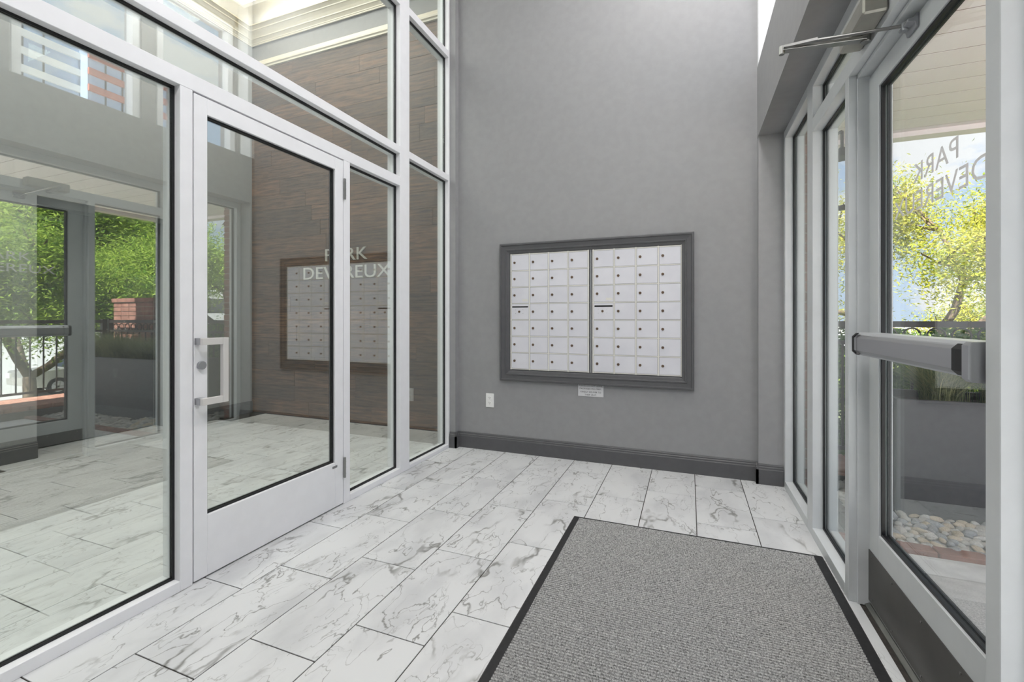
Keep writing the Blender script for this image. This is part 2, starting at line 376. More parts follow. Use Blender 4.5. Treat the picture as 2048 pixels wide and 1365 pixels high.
member(w1, 'transom_rail', XLB, XL, .05, 2.839, 2.410, 2.465); member(w1, 'transom_rail', XLB, XL, 2.961, 3.570, 2.412, 2.466)
member(w1, 'transom_rail', XLB, XL, .05, 2.839, 3.530, 3.585); member(w1, 'transom_rail', XLB, XL, 2.961, 3.570, 3.527, 3.586)
for (a, b, c, d) in ((.05,1.268,.045,2.165),(2.302,2.839,.04,2.165),(.05,2.839,2.235,2.410),(.05,2.839,2.465,3.530),(.05,2.839,3.585,4.6),(2.961,3.570,.03,2.412),(2.961,3.570,2.466,3.527),(2.961,3.570,3.586,4.6)):
    pane(w1, GL, a, b, c, d, M_gL)
# ----- lobby door (door_1)
d1 = empty('door_1', (XL, 1.785, 0), label='white framed glass lobby door with a square pull handle', cat='door', kind='structure')
LX0, LX1 = XL-.046, XL-.001
member(d1, 'stile', LX0, LX1, 1.3265, 1.386, .008, 2.158); member(d1, 'stile', LX0, LX1, 2.174, 2.243, .008, 2.158)
member(d1, 'top_rail', LX0, LX1, 1.386, 2.174, 2.084, 2.158); member(d1, 'bottom_rail', LX0, LX1, 1.386, 2.174, .008, .280)
pane(d1, XL-.028, 1.386, 2.174, .280, 2.084, M_gL, gx=.026, gw=.009)
hd = MB()
xg = XL+.036
hd.box(XL, xg, 1.328, 1.352, 1.050, 1.080).box(XL, xg, 1.328, 1.352, .786, .816)
hd.build('handle_foot', M_silver, parent=d1, bevel=.001)
hh = MB().box(xg, xg+.016, 1.328, 1.446, 1.050, 1.080).box(xg, xg+.016, 1.328, 1.446, .786, .816).box(xg-.004, xg+.018, 1.421, 1.447, .786, 1.080)
hh.build('handle', M_pull, parent=d1, bevel=.0012)
MB().tube((XL-.002, 1.356, .958), (XL+.012, 1.356, .958), .0185, n=24).build('lock_cylinder', M_greyplate, parent=d1, bevel=.001)
for z0, z1 in ((1.916, 2.045), (.168, .294)):
    hi = MB().tube((XL+.008, 2.2455, z0), (XL+.008, 2.2455, z1), .0078, n=12).box(XL, XL+.003, 2.247, 2.262, z0+.004, z1-.004)
    for k in (.2, .5, .8): hi.tube((XL+.008, 2.2455, z0+(z1-z0)*k-.0015), (XL+.008, 2.2455, z0+(z1-z0)*k+.0015), .0088, n=12)
    hi.build('hinge', M_chrome, parent=d1)
MB().box(XL-.001, XL+.0005, 2.150, 2.190, .248, .262).build('maker_label', mat('grey_label', srgb(120,120,122), .5), parent=d1)

# ----- right storefront (window_2)
w2 = empty('window_2', (XR, 2.0, 0), label='white framed entrance storefront with sidelites and transom', cat='storefront', kind='structure')
GR = XR+.058
member(w2, 'mullion', XR, XRB, 3.555, 3.606, 0, 2.46, M_white_shaded); member(w2, 'mullion', XR, XRB, 2.820, 2.935, 0, 2.46, M_white_shaded)
member(w2, 'mullion', XR, XRB-.02, 2.238, 2.283, 0, 2.165, M_white_shaded); member(w2, 'door_stop', XR+.028, XRB, 2.228, 2.238, 0, 2.150, M_white_shaded)
member(w2, 'mullion', XR, XRB, 1.265, 1.316, 0, 2.165, M_white_shaded); member(w2, 'mullion', XR, XRB, .40, .45, 0, 2.46, M_white_shaded)
member(w2, 'sill', XR-.001, XRB, 2.935, 3.555, 0, .05, M_white_shaded); member(w2, 'sill', XR-.001, XRB, 2.283, 2.820, 0, .05, M_white_shaded); member(w2, 'sill', XR-.001, XRB, .45, 1.265, 0, .05, M_white_shaded)
member(w2, 'transom_rail', XR, XRB, .45, 2.820, 2.165, 2.235, M_white_shaded); member(w2, 'head', XR, XRB, .45, 2.820, 2.405, 2.46, M_white_shaded); member(w2, 'head', XR, XRB, 2.935, 3.555, 2.405, 2.46, M_white_shaded)
member(w2, 'door_stop', XR+.028, XRB, 1.316, 2.228, 2.148, 2.164, M_white_shaded)
for (a, b, c, d) in ((2.935,3.555,.05,2.405),(2.283,2.820,.05,2.165),(.45,2.820,2.235,2.405),(.45,1.265,.05,2.165)):
    pane(w2, GR, a, b, c, d, M_gR, gx=.024, gw=.010)
# ----- entrance door (door_2)
d2 = empty('door_2', (.68, 1.78, 0), label='white framed glass entrance door with dark kick plate and push bar', cat='door', kind='structure')
DX0, DX1 = .680, .725
member(d2, 'stile', DX0, DX1, 2.132, 2.232, .02, 2.140, M_white_shaded); member(d2, 'stile', DX0, DX1, 1.322, 1.422, .02, 2.140, M_white_shaded)
member(d2, 'top_rail', DX0, DX1, 1.422, 2.132, 2.065, 2.140, M_white_shaded); member(d2, 'bottom_rail', DX0, DX1, 1.422, 2.132, .02, .328, M_white_shaded)
pane(d2, .7025, 1.422, 2.132, .328, 2.065, M_gR, gx=.030, gw=.010)
kp = MB().box(.677, .680, 1.330, 2.226, .028, .232).build('kick_plate', noisy('dark_bronze_plate', srgb(74,72,69), srgb(84,82,79), 6, .38, metal=.3), parent=d2)
scr = MB()
for y in (1.36,1.56,1.78,2.0,2.19):
    for z in (.045,.215): scr.tube((.6745, y, z), (.678, y, z), .0035, n=8)
scr.build('screws', M_chrome, parent=kp, kind='stuff')
# push bar
pb = MB()
def oct_prof(x0, x1, z0, z1, c): return [(x0, z0+c),(x0, z1-c),(x0+c, z1),(x1, z1),(x1, z0),(x0+c, z0)]
bar = MB().prism(oct_prof(.592, .640, 1.032, 1.104, .012), 'y', 1.400, 2.100).build('push_bar', M_silver, parent=d2, bevel=.001)
MB().prism(oct_prof(.600, .679, 1.026, 1.112, .012), 'y', 1.330, 2.112).build('bar_housing', mat('satin_aluminium_light', srgb(205,207,210), .38, .6), parent=bar)
MB().prism(oct_prof(.5905, .66, 1.026, 1.110, .013), 'y', 2.100, 2.116).build('end_cap', M_dark, parent=bar)
MB().prism(oct_prof(.5895, .66, 1.030, 1.1055, .012), 'y', 1.352, 1.400).build('end_cap', M_dark, parent=bar)
MB().prism(oct_prof(.588, .679, 1.020, 1.112, .008), 'y', 1.20+.126, 1.352).build('bar_head', M_silver, parent=bar)
MB().box(.5912, .6405, 2.066, 2.0672, 1.031, 1.105).build('bar_joint', M_base, parent=bar)
# threshold + marble saddle
th = MB().prism([(.665,0),(.665,.006),(.680,.014),(.684,.010),(.690,.014),(.696,.010),(.702,.014),(.708,.010),(.714,.014),(.760,.006),(.76,-.01),(.665,-.01)], 'y', 1.316, 2.238)
th.build('threshold', noisy('worn_aluminium', srgb(110,112,108), srgb(150,150,144), 14, .45, metal=.8, stretch=(1,.3,1)), label='ridged metal threshold under the entrance door', cat='threshold', kind='structure')

# vinyl lettering on the entrance door glass, read from outside
def text_mesh(s, size, ext, m, name):
    cu = bpy.data.curves.new(name, 'FONT'); cu.body = s; cu.size = size; cu.extrude = ext; cu.resolution_u = 3
    cu.space_character = 1.02
    o = bpy.data.objects.new(name, cu); COL.objects.link(o)
    bpy.context.view_layer.update()
    dg = bpy.context.evaluated_depsgraph_get(); me = bpy.data.meshes.new_from_object(o.evaluated_get(dg)); me.name = name
    bpy.data.objects.remove(o); bpy.data.curves.remove(cu)
    me.materials.clear(); me.materials.append(m); return me
def fit(me, x0, x1, y0, y1):
    xs = [v.co.x for v in me.vertices]; ys_ = [v.co.y for v in me.vertices]
    sx = (x1-x0)/(max(xs)-min(xs)); sy = (y1-y0)/(max(ys_)-min(ys_)); ax, ay = min(xs), min(ys_)
    for v in me.vertices: v.co.x = x0+(v.co.x-ax)*sx; v.co.y = y0+(v.co.y-ay)*sy
    return me
M_vinyl = leafmat('frosted_vinyl', srgb(235,233,235), srgb(235,233,235), .62)
for s_, y0, y1, z0, z1 in (('PARK', 1.640, 1.915, 1.621, 1.683), ('DEVEREUX', 1.505, 2.062, 1.527, 1.590)):
    me = fit(text_mesh(s_, .08, .0004, M_vinyl, 'lettering'), y0, y1, z0, z1)
    for v in me.vertices: x, y, z = v.co; v.co = (.7062+z, x, y)
    o = bpy.data.objects.new('lettering', me); COL.objects.link(o); put(o, d2)

# ----- upper windows (window_3 ...)
for i, (a, b) in enumerate(openings):
    w = empty('window_%d' % (i+3), (.66, (a+b)/2, 2.965), label='white framed window above the header, %s' % ['behind the viewer','left of the viewer','over the near storefront end','over the entrance door','nearest the back wall'][i], cat='window', kind='structure')
    for (ya, yb, za, zb) in ((a,a+.07,2.965,4.45),(b-.07,b,2.965,4.45),(a+.07,b-.07,2.965,3.03),(a+.07,b-.07,4.38,4.45)):
        member(w, 'frame', .64, .72, ya, yb, za, zb)
        member(w, 'frame_bead', .628, .64, ya+(.015 if ya == a else 0), yb-(.015 if yb == b else 0), za, zb)
    MB().box(.688, .692, a+.07, b-.07, 3.03, 4.38).build('glass_pane', M_gU, parent=w)

# ================================================================= LOBBY beyond the glass
struct('wall_lobby_left', MB().box(-5.6, XW, YN, 2.05, 0, 5.3).box(-5.6, XW, 3.15, 4.4, 0, 5.3).box(-5.6, XW, 2.05, 3.15, 2.2, 5.3).box(-5.6, -5.45, 2.05, 3.15, 0, 2.2), M_wall, 'grey lobby side wall with a doorway recess', 'wall')
bl = MB(); bb_y(bl, YN, 2.05, XW, 1); bb_y(bl, 3.15, YW, XW, 1)
struct('baseboard_left', bl, M_base, 'dark grey baseboard on the lobby side wall', 'baseboard')
dl = empty('door_3', (-5.45, 2.6, 0), label='dark grey door set back in the lobby side wall', cat='door', kind='structure')
MB().box(-5.448, -5.41, 2.08, 3.12, .01, 2.16).build('door_leaf', M_base, parent=dl, bevel=.002)
MB().tube((-5.41, 2.95, 1.0), (-5.35, 2.95, 1.0), .012).tube((-5.35, 2.95, 1.0), (-5.35, 2.83, 1.0), .01).build('handle', M_chrome, parent=dl)
ww = struct('wall_lobby_back', MB().box(-5.6, -2.1, YW+.014, 4.4, 0, 5.3), M_wall, 'lobby end wall clad in dark horizontal wood planks', 'wall')
MB().box(XW, -2.101, YW+.006, YW+.013, 0, .02).build('shadow_gap', M_dark, parent=ww)
MB().box(XW, -2.101, YW+.0135, YW+.0139, 0, 4.25).build('backing', M_dark, parent=ww)
PH = .178; row = 0; z = .007
plank_mesh = {}
while z < 4.24:
    h = min(PH, 4.252-z); x = XW - random.uniform(0, .9)
    while x < -2.1:
        L_ = random.choice((.9, 1.22, 1.22, 1.5)); a, b = max(x, XW)+.0008, min(x+L_, -2.101)-.0008; x += L_
        if b-a < .04: continue
        key = (round(b-a, 2), round(h, 3))
        if key not in plank_mesh: plank_mesh[key] = MB().box(0, b-a, 0, .013, 0, h-.0030).mesh('plank', M_wood, bevel=.0008)
        o = bpy.data.objects.new('plank', plank_mesh[key]); COL.objects.link(o); o.location = (a, YW+random.uniform(-.0006, .0006), z); o.parent = ww
    z += h
# mouldings
def crown(mb, prof, x0, x1, y0, y1, zb):   # prof: (out, up)
    # along the end wall (facing -Y) and the side wall (facing +X), mitred at their corner
    n = len(prof)
    vs = [(x1, y1-p, zb+q) for p, q in prof]+[(x0+p, y1-p, zb+q) for p, q in prof]+[(x0+p, y0, zb+q) for p, q in prof]
    fs = []
    for s_ in (0, n):
        for i in range(n): fs.append((s_+i, s_+(i+1) % n, s_+n+(i+1) % n, s_+n+i))
    fs += [tuple(range(n)), tuple(range(3*n-1, 2*n-1, -1))]
    mb.add(vs, fs)
cm = MB()
crown(cm, [(p_*.63, q_*.60) for p_, q_ in [(0,0),(.018,0),(.018,.02),(.028,.028),(.028,.045),(.06,.085),(.075,.09),(.075,.11),(.10,.15),(.135,.19),(.15,.20),(.15,.22),(.19,.255),(.205,.26),(.205,.28),(0,.28)]], XW, -2.135, YN, YW, 4.556)
struct('trim_4', cm, M_cream, 'cream crown moulding under the lit lobby ceiling', 'moulding')
pm = MB(); pm.prism([(YW+.014,4.252),(YW-.02,4.252),(YW-.02,4.27),(YW-.032,4.28),(YW-.032,4.30),(YW-.02,4.315),(YW-.012,4.35),(YW+.014,4.36)], 'x', XW, -2.135)
struct('trim_5', pm, M_cream, 'cream moulding capping the wood planks', 'moulding')
struct('ceiling_lobby', MB().box(-5.6, XLB+.02, YN, 4.4, 5.15, 5.3), mat('warm_white_ceiling', srgb(246,238,220), .8), 'warm lit lobby tray ceiling', 'ceiling')
MB().box(-4.45, -2.75, .35, 3.65, 5.005, 5.15).box(-4.45, -2.75, -1.25, .05, 5.005, 5.15).build('added_light_housing', M_white, parent=bpy.data.objects['ceiling_lobby'])  # unseen housings added above the lobby ceiling lamps
# letters on the planks
sg = empty('wall_lettering', (-3.6, YW-.02, 1.79), label='brushed metal letters PARK DEVEREUX on the dark wood plank wall', cat='sign')
M_let = mat('brushed_letter_metal', srgb(205,203,194), .4, .2)
for s_, x0, x1, z0, z1 in (('PARK', -3.886, -3.296, 1.826, 1.963), ('DEVEREUX', -4.215, -2.985, 1.622, 1.762)):
    me = fit(text_mesh(s_, .15, .006, M_let, 'letters'), x0, x1, z0, z1)
    for v in me.vertices: x, y, zz = v.co; v.co = (x, YW-.012-zz, y)
    # one object per letter: split the islands by x position
    bm = bmesh.new(); bm.from_mesh(me); seen = set(); isl = []
    bm.verts.ensure_lookup_table()
    for v in bm.verts:
        if v.index in seen: continue
        st = [v]; comp = []
        seen.add(v.index)
        while st:
            u = st.pop(); comp.append(u)
            for e in u.link_edges:
                w_ = e.other_vert(u)
                if w_.index not in seen: seen.add(w_.index); st.append(w_)
        isl.append(comp)
    for comp in isl:
        idx = {v.index: i for i, v in enumerate(comp)}
        fs = {f for v in comp for f in v.link_faces}
        m2 = bpy.data.meshes.new('letter'); m2.from_pydata([tuple(v.co) for v in comp], [], [tuple(idx[v.index] for v in f.verts) for f in fs]); m2.materials.append(M_let); m2.update()
        o = bpy.data.objects.new('letter', m2); COL.objects.link(o); put(o, sg)
    bm.free(); bpy.data.meshes.remove(me)

# ================================================================= THINGS IN THE VESTIBULE
# mailbox surround moulding (mitred picture frame)
def picture_frame(prof, x0, x1, z0, z1, y):
    mb = MB(); n = len(prof); vs = []
    for (cx, cz, sx, sz) in ((x0,z0,1,1),(x1,z0,-1,1),(x1,z1,-1,-1),(x0,z1,1,-1)):
        vs += [(cx+sx*o_, y-d, cz+sz*o_) for o_, d in prof]
    fs = []
    for c in range(4):
        a, b = c*n, ((c+1) % 4)*n
        for i in range(n-1): fs.append((a+i, a+i+1, b+i+1, b+i))
    return mb.add(vs, fs)
pf = picture_frame([(0,0),(0,.028),(.006,.034),(.016,.034),(.020,.027),(.050,.023),(.054,.028),(.062,.027),(.066,.019),(.086,.015),(.090,.010),(.094,.009),(.094,0)], -1.540, .036, .627, 1.817, YB-.0006)
pf.build('mailbox_surround', M_base, label='dark grey moulded frame around the wall mailboxes', cat='frame')
M_mdoor = noisy('silver_mailbox_door', srgb(218,218,225), srgb(224,224,230), 7, .42, metal=.10, rnd=True)
M_mframe = mat('pale_aluminium_frame', srgb(226,224,218), .4, .1)
M_brass = mat('tarnished_lock', srgb(128,108,92), .4, .8)
bankdoor = {}
def mail_bank(x0, x1, lbl):
    t = empty('mailbox_unit', (x0, YB-.002, .725), label=lbl, cat='mailbox', group='two wall mailbox units')
    yf = YB-.012; z0, z1 = .725, 1.727; P = (x1-x0-.012)/4; Q = (z1-z0-.012)/7
    MB().box(x0, x1, YB-.006, YB-.001, z0, z1).build('back_panel', M_dark, parent=t)
    fr = MB()
    for i in range(5): xx = x0+.006+i*P; fr.box(xx-.005, xx+.005, yf-.001, YB-.006, z0, z1)
    for j in range(8): zz = z0+.006+j*Q; fr.box(x0, x1, yf-.0005, YB-.006, zz-.0035, zz+.0035)
    fr.build('grid_frame', M_mframe, parent=t)
    W_, H_ = P-.013, Q-.0105
    key = round(W_, 4)
    if key not in bankdoor:
        dm = MB().box(0, W_, 0, .0045, 0, H_).mesh('mailbox_door', M_mdoor, bevel=.001)
        lk = MB().tube((0,0,0), (0,-.004,0), .0105, n=16).tube((0,-.004,0), (0,-.006,0), .0065, n=12).mesh('lock', M_brass)
        bankdoor[key] = (dm, lk)
    dm, lk = bankdoor[key]
    for i in range(4):
        for j in range(7):
            xx, zz = x0+.006+i*P+.0065, z0+.006+j*Q+.0052
            if i == 0 and j == 3:
                op = MB().box(xx, xx+W_, yf-.0005, yf+.0045, zz, zz+H_).build('outgoing_mail_panel', M_mdoor, parent=t, bevel=.001)
                tag(op, label='panel with a black mail slot')
                s_ = MB().box(xx+.010, xx+W_-.010, yf-.0015, yf, zz+H_-.030, zz+H_-.018)
                s_.tube((xx+.010, yf-.0015, zz+H_-.024), (xx+.010, yf, zz+H_-.024), .006, n=12).tube((xx+W_-.010, yf-.0015, zz+H_-.024), (xx+W_-.010, yf, zz+H_-.024), .006, n=12)
                s_.build('slot', M_dark, parent=op)
                MB().tube((xx+W_*.45, yf, zz+.066), (xx+W_*.45, yf-.005, zz+.066), .0095, n=16).build('lock', M_brass, parent=op)
                sc = MB()
                for a in (-.034, .034):
                    for b in (-.016, .016): sc.tube((xx+W_*.45+a, yf, zz+.066+b), (xx+W_*.45+a, yf-.0015, zz+.066+b), .002, n=6)
                sc.build('screws', M_base, parent=op, kind='stuff')
                continue
            o = bpy.data.objects.new('mailbox_door', dm); COL.objects.link(o); o.location = (xx, yf, zz); put(o, t)
            l = bpy.data.objects.new('lock', lk); COL.objects.link(l); l.location = (.026, -.0, H_*.5); l.parent = o
            if i == 0 and j == 4:
                MB().box(W_-.058, W_-.008, -.0008, 0, .012, .032).build('maker_plate', M_mframe).parent = o
    return t
mail_bank(-1.446, -.757, 'left unit of silver apartment mailboxes with round locks')
mail_bank(-.730, -.046, 'right unit of silver apartment mailboxes with round locks')
hg = MB()
for k in range(100): hg.tube((-.7435, YB-.010, .727+k*.01), (-.7435, YB-.010, .7355+k*.01), .0055, n=8)
for k in range(100): hg.tube((-.0400, YB-.008, .727+k*.01), (-.0400, YB-.008, .7355+k*.01), .003, n=6)
hg.build('piano_hinge', M_silver, label='thin vertical knuckle hinges of the mailbox units', cat='hinge', kind='stuff')
# sign below
nt_ = MB().box(-.849, -.642, YB-.003, YB-.0005, .531, .632).build('notice', mat('silver_notice', srgb(214,214,216), .5), label='small silver notice about packages under the mailboxes', cat='sign')
M_ink = mat('black_ink', srgb(22,22,24), .6)
for i, (s_, x0, x1) in enumerate((('PLEASE DO NOT LEAVE', -.842, -.650), ('PACKAGES IN LOBBY.', -.836, -.656), ('KINDLY DELIVER TO', -.828, -.662), ('THEIR UNIT.', -.796, -.698))):
    zt = .623-i*.0235-(.003 if i > 1 else 0)
    me = fit(text_mesh(s_, .02, .0002, M_ink, 'lettering'), x0, x1, zt-.0125, zt)
    for v in me.vertices: x, y, zz = v.co; v.co = (x, YB-.0033-zz, y)
    o = bpy.data.objects.new('lettering', me); COL.objects.link(o); put(o, nt_)
# outlet
ol = MB().box(-1.684, -1.607, YB-.006, YB-.0005, .379, .502).build('outlet', M_plastic, bevel=.002, label='white duplex outlet low on the grey back wall', cat='outlet')
for zz in (.463, .418):
    r_ = MB().tube((-1.6455, YB-.006, zz), (-1.6455, YB-.0085, zz), .017, n=20).build('socket', M_plastic, parent=ol)
    MB().box(-1.653, -1.6505, YB-.0092, YB-.0084, zz-.002, zz+.008).box(-1.6415, -1.639, YB-.0092, YB-.0084, zz-.001, zz+.007).tube((-1.6455, YB-.0092, zz-.008), (-1.6455, YB-.0084, zz-.008), .0025, n=8).build('slots', M_dark, parent=r_)

# entrance mat
mt = empty('entrance_mat', (0, 1.7, 0), label='grey ribbed entrance mat with black rubber border on the marble floor', cat='mat')
mx0, mx1, my0, my1 = -.630, .607, .80, 2.600
MB().add([(mx0,my0,.001),(mx1,my0,.001),(mx1,my1,.001),(mx0,my1,.001),(mx0+.006,my0+.006,.006),(mx1-.006,my0+.006,.006),(mx1-.006,my1-.006,.006),(mx0+.006,my1-.006,.006)],
   [(0,1,5,4),(1,2,6,5),(2,3,7,6),(3,0,4,7),(4,5,6,7),(3,2,1,0)]).build('rubber_border', M_rubber, parent=mt)
cx0, cx1, cy0, cy1 = mx0+.040, mx1-.046, my0+.04, my1-.022
rb = MB(); p = .0135; n = int((cy1-cy0)/p)
vs = []; fs = []
rnd = random.Random(3)
NXS = 60
for j in range(n):
    y = cy0+j*p
    for (dy, zz) in ((0, .0068), (p*.20, .0128), (p*.5, .0155), (p*.72, .0128), (p*.97, .0068)):
        vs += [(cx0+(cx1-cx0)*i/NXS, y+dy+rnd.uniform(-.0004, .0004), zz+rnd.uniform(-.0006, .0004)) for i in range(NXS+1)]
rows = n*5
for r_ in range(rows-1):
    a = r_*(NXS+1); b = a+NXS+1
    for i in range(NXS): fs.append((a+i, a+i+1, b+i+1, b+i))
rb.add(vs, fs); rb.box(cx0, cx1, cy0, cy1, .005, .0066)
rb.build('ribbed_carpet', M_carpet, parent=mt, smooth=False)

# door closer on the entrance header
dc = empty('door_closer', (.58, 1.95, 2.2), label='metal door closer with folded arm above the entrance door', cat='door closer')
M_closer = noisy('aged_silver_paint', srgb(150,148,140), srgb(166,164,156), 8, .4, metal=.5)
MB().box(.541, .612, 1.829, 2.085, 2.185, 2.250).build('closer_body', M_closer, parent=dc, bevel=.006)
ar = MB().bar((.590, 1.972, 2.172), (.322, 1.930, 2.166), .030, .011)
ar.tube((.592, 1.974, 2.160), (.592, 1.974, 2.187), .016, n=16).tube((.322, 1.930, 2.150), (.322, 1.930, 2.180), .010, n=14)
ar.build('main_arm', M_chrome, parent=dc, bevel=.0008)
fa = MB().bar((.322, 1.930, 2.176), (.43, 1.905, 2.168), .018, .009).tube((.42, 1.908, 2.168), (.655, 1.843, 2.126), .0055, n=12)
fa.build('forearm', M_chrome, parent=dc)
MB().prism([(.679,2.095),(.672,2.095),(.668,2.112),(.650,2.116),(.650,2.124),(.668,2.128),(.672,2.140),(.679,2.140)], 'y', 1.800, 1.868).tube((.657,1.84,2.108), (.657,1.84,2.134), .009, n=12).build('shoe_bracket', M_greyplate, parent=dc, bevel=.001)

# ================================================================= OUTSIDE
pav = MB().box(XRB, 4.5, YN-3, 2.84, -.12, -.02).build('sidewalk', M_conc2, label='pale concrete walk outside the entrance door', cat='sidewalk', kind='structure')
struct('sidewalk_band', MB().box(XRB, 3.19, 2.46, 2.84, -.12, -.0185), M_conc, 'smooth concrete band along the brick edging', 'sidewalk')
struct('ground', MB().box(-70, 260, -120, 260, -2.3, -2.1), M_asph, 'pale grey parking lot and road below the porch', 'ground')
struct('lawn', MB().box(4.3, 13.5, -14, 40, -2.12, -2.0).box(-5, 4.3, 4.35, 40, -2.12, -.2), M_grassg, 'grass strip with trees beyond the porch railing', 'lawn')
struct('porch_base', MB().box(XRB, 4.10, YN-3, 4.25, -2.1, -.13), M_conc, 'concrete base of the raised porch', 'porch')

# brick edging, each brick its own piece
def bricks(parent, spots, dims, m, name='brick'):
    me = MB().box(-dims[0]/2, dims[0]/2, -dims[1]/2, dims[1]/2, 0, dims[2]).mesh('brick', m, bevel=.004)
    for (x, y, z, rz) in spots:
        o = bpy.data.objects.new(name, me); COL.objects.link(o); o.location = (x-parent.location.x, y-parent.location.y, z-parent.location.z); o.rotation_euler = (0, 0, rz); o.parent = parent
eg = empty('brick_edging', (2, 2.885, -.1), label='row of red bricks edging the river stone bed', cat='edging', kind='structure')
MB().box(XRB, 3.19, 2.842, 2.93, -.12, -.03).build('mortar_bed', M_mortar, parent=eg)
bricks(eg, [(.84+.208*i, 2.886+random.uniform(-.003,.003), -.095+random.uniform(-.003,.003), random.uniform(-.01,.01)) for i in range(12)], (.2, .085, .1), M_brick)
# low brick wall (coping)
cp = empty('brick_curb_wall', (3.6, 3.0, -.1), label='low brick paved curb wall carrying the porch railing', cat='wall', kind='structure')
MB().box(.90, 4.10, 3.76, 4.18, -.12, .066).box(3.20, 4.10, YN-2.5, 3.76, -.12, .066).build('curb_core', mat('dark_curb', srgb(92,84,78), .85), parent=cp)
sp = []
for i in range(15):
    for j in range(2): sp.append((1.0+.215*i, 3.865+.208*j, .068+random.uniform(0,.003), 0))
bricks(cp, sp, (.205, .198, .05), M_brick2)
sp = []
for i in range(4):
    for j in range(25): sp.append((3.30+.215*i, 3.64-.215*j, .068+random.uniform(0,.003), 0))
bricks(cp, sp, (.205, .205, .05), M_brick2)
# river stones
sb = empty('stone_bed', (2, 3.3, -.1), label='bed of grey and tan river stones around the planter', cat='stones', kind='structure')
MB().box(XRB+.15, 3.19, 2.93, 3.76, -.12, -.045).build('gravel_base', M_soil, parent=sb)
rs = random.Random(11)
stone_meshes = []
tints = [M_stone, noisy('tan_stone', srgb(190,174,150), srgb(222,210,190), 6, .7, .3, 50, rnd=True), noisy('grey_stone', srgb(148,150,152), srgb(184,186,188), 6, .7, .3, 50, rnd=True), noisy('white_stone', srgb(190,188,184), srgb(222,220,214), 6, .7, .3, 50, rnd=True)]
for k in range(12):
    bm = bmesh.new(); bmesh.ops.create_icosphere(bm, subdivisions=2, radius=1)
    off = Vector((rs.uniform(0,9), rs.uniform(0,9), rs.uniform(0,9)))
    from mathutils import noise as NZ
    for v in bm.verts: v.co *= 1+.22*NZ.noise(v.co*1.1+off)
    me = bpy.data.meshes.new('stone'); bm.to_mesh(me); bm.free(); me.materials.append(tints[k % 4]); me.polygons.foreach_set('use_smooth', [True]*len(me.polygons)); stone_meshes.append(me)
placed = []
def stone(x, y, z):
    o = bpy.data.objects.new('stone', rs.choice(stone_meshes)); COL.objects.link(o)
    s_ = rs.uniform(.016, .030); o.scale = (s_*rs.uniform(1.0,1.7), s_*rs.uniform(.8,1.1), s_*rs.uniform(.5,.75)); o.rotation_euler = (rs.uniform(-.4,.4), rs.uniform(-.4,.4), rs.uniform(0,6.28))
    o.location = (x-2, y-3.3, z+.1); o.parent = sb
cnt = 0
for layer in range(2):
    y = 2.945
    while y < (3.24 if layer else 3.24):
        x = .93+rs.uniform(0,.04)
        while x < 1.62 and cnt < 298:
            stone(x, y+rs.uniform(-.010,.010), -.030+layer*.022+(y-2.93)*.14); cnt += 1
            x += rs.uniform(.040,.060)
        y += .036
# the rest of the stones, joined
q = MB()
def blob(x, y, z, s_):
    ang = rs.uniform(0, 6.28); a, b, c = s_*rs.uniform(1,1.6), s_, s_*.6
    vs = [(0,0,1),(0,0,-1)]+[(math.cos(t*math.pi/3)*.92, math.sin(t*math.pi/3)*.92, (.25 if t % 2 else -.2)) for t in range(6)]
    vv = [(x+(p_[0]*math.cos(ang)*a-p_[1]*math.sin(ang)*b), y+(p_[0]*math.sin(ang)*a+p_[1]*math.cos(ang)*b), z+p_[2]*c) for p_ in vs]
    q.add(vv, [(0,2+i,2+(i+1) % 6) for i in range(6)]+[(1,2+(i+1) % 6,2+i) for i in range(6)])
for i in range(2600):
    x, y = rs.uniform(.90, 3.17), rs.uniform(2.95, 3.74)
    if 1.10 < x < 3.17 and y > 3.23: continue
    blob(x, y, -.03+(y-2.93)*.10+rs.uniform(-.01,.01), rs.uniform(.016, .030))
q.build('stones', M_stone, parent=sb, smooth=True, kind='stuff')

# planter with grasses
pl = empty('planter', (2.14, 3.48, 0), label='long charcoal rectangular planter on the stone bed', cat='planter')
px0, px1, py0, py1, pt = 1.12, 3.16, 3.245, 3.72, .03
MB().box(px0, px1, py0, py0+pt, -.05, .70).box(px0, px1, py1-pt, py1, -.05, .70).box(px0, px0+pt, py0+pt, py1-pt, -.05, .70).box(px1-pt, px1, py0+pt, py1-pt, -.05, .70).build('box', M_planter, parent=pl, bevel=.003)
MB().box(px0+pt, px1-pt, py0+pt, py1-pt, .5, .655).build('soil', M_soil, parent=pl)
def blades(n, h, spread, seed):
    r = random.Random(seed); q = MB()
    for _ in range(n):
        a = r.uniform(0, 6.28); lean = r.uniform(.15, 1)**.8; L = h*r.uniform(.6, 1.1); w = r.uniform(.0012, .0024)
        bx, by = r.gauss(0, .035), r.gauss(0, .035); dx, dy = math.cos(a), math.sin(a); pts = []
        for k in range(6):
            t = k/5; out_ = spread*lean*t**1.6*L/h; up = L*(t-.42*lean*t*t*(1.3 if lean > .75 else 1))
            pts.append(Vector((bx+dx*out_, by+dy*out_, up)))
        sx, sy = -dy*w, dx*w; vs = []; 
        for k, p_ in enumerate(pts):
            ww_ = 1-k/5*.85; vs += [(p_.x-sx*ww_, p_.y-sy*ww_, p_.z), (p_.x+sx*ww_, p_.y+sy*ww_, p_.z)]
        q.add(vs, [(2*k, 2*k+1, 2*k+3, 2*k+2) for k in range(5)])
    return q
gm = [blades(1500, .37, .40, s_).mesh('ornamental_grass', M_blade) for s_ in (1, 2, 3)]
where = ['beside the entrance sidelite', 'second from the entrance', 'third from the entrance', 'fourth from the entrance', 'fifth from the entrance', 'at the street end']
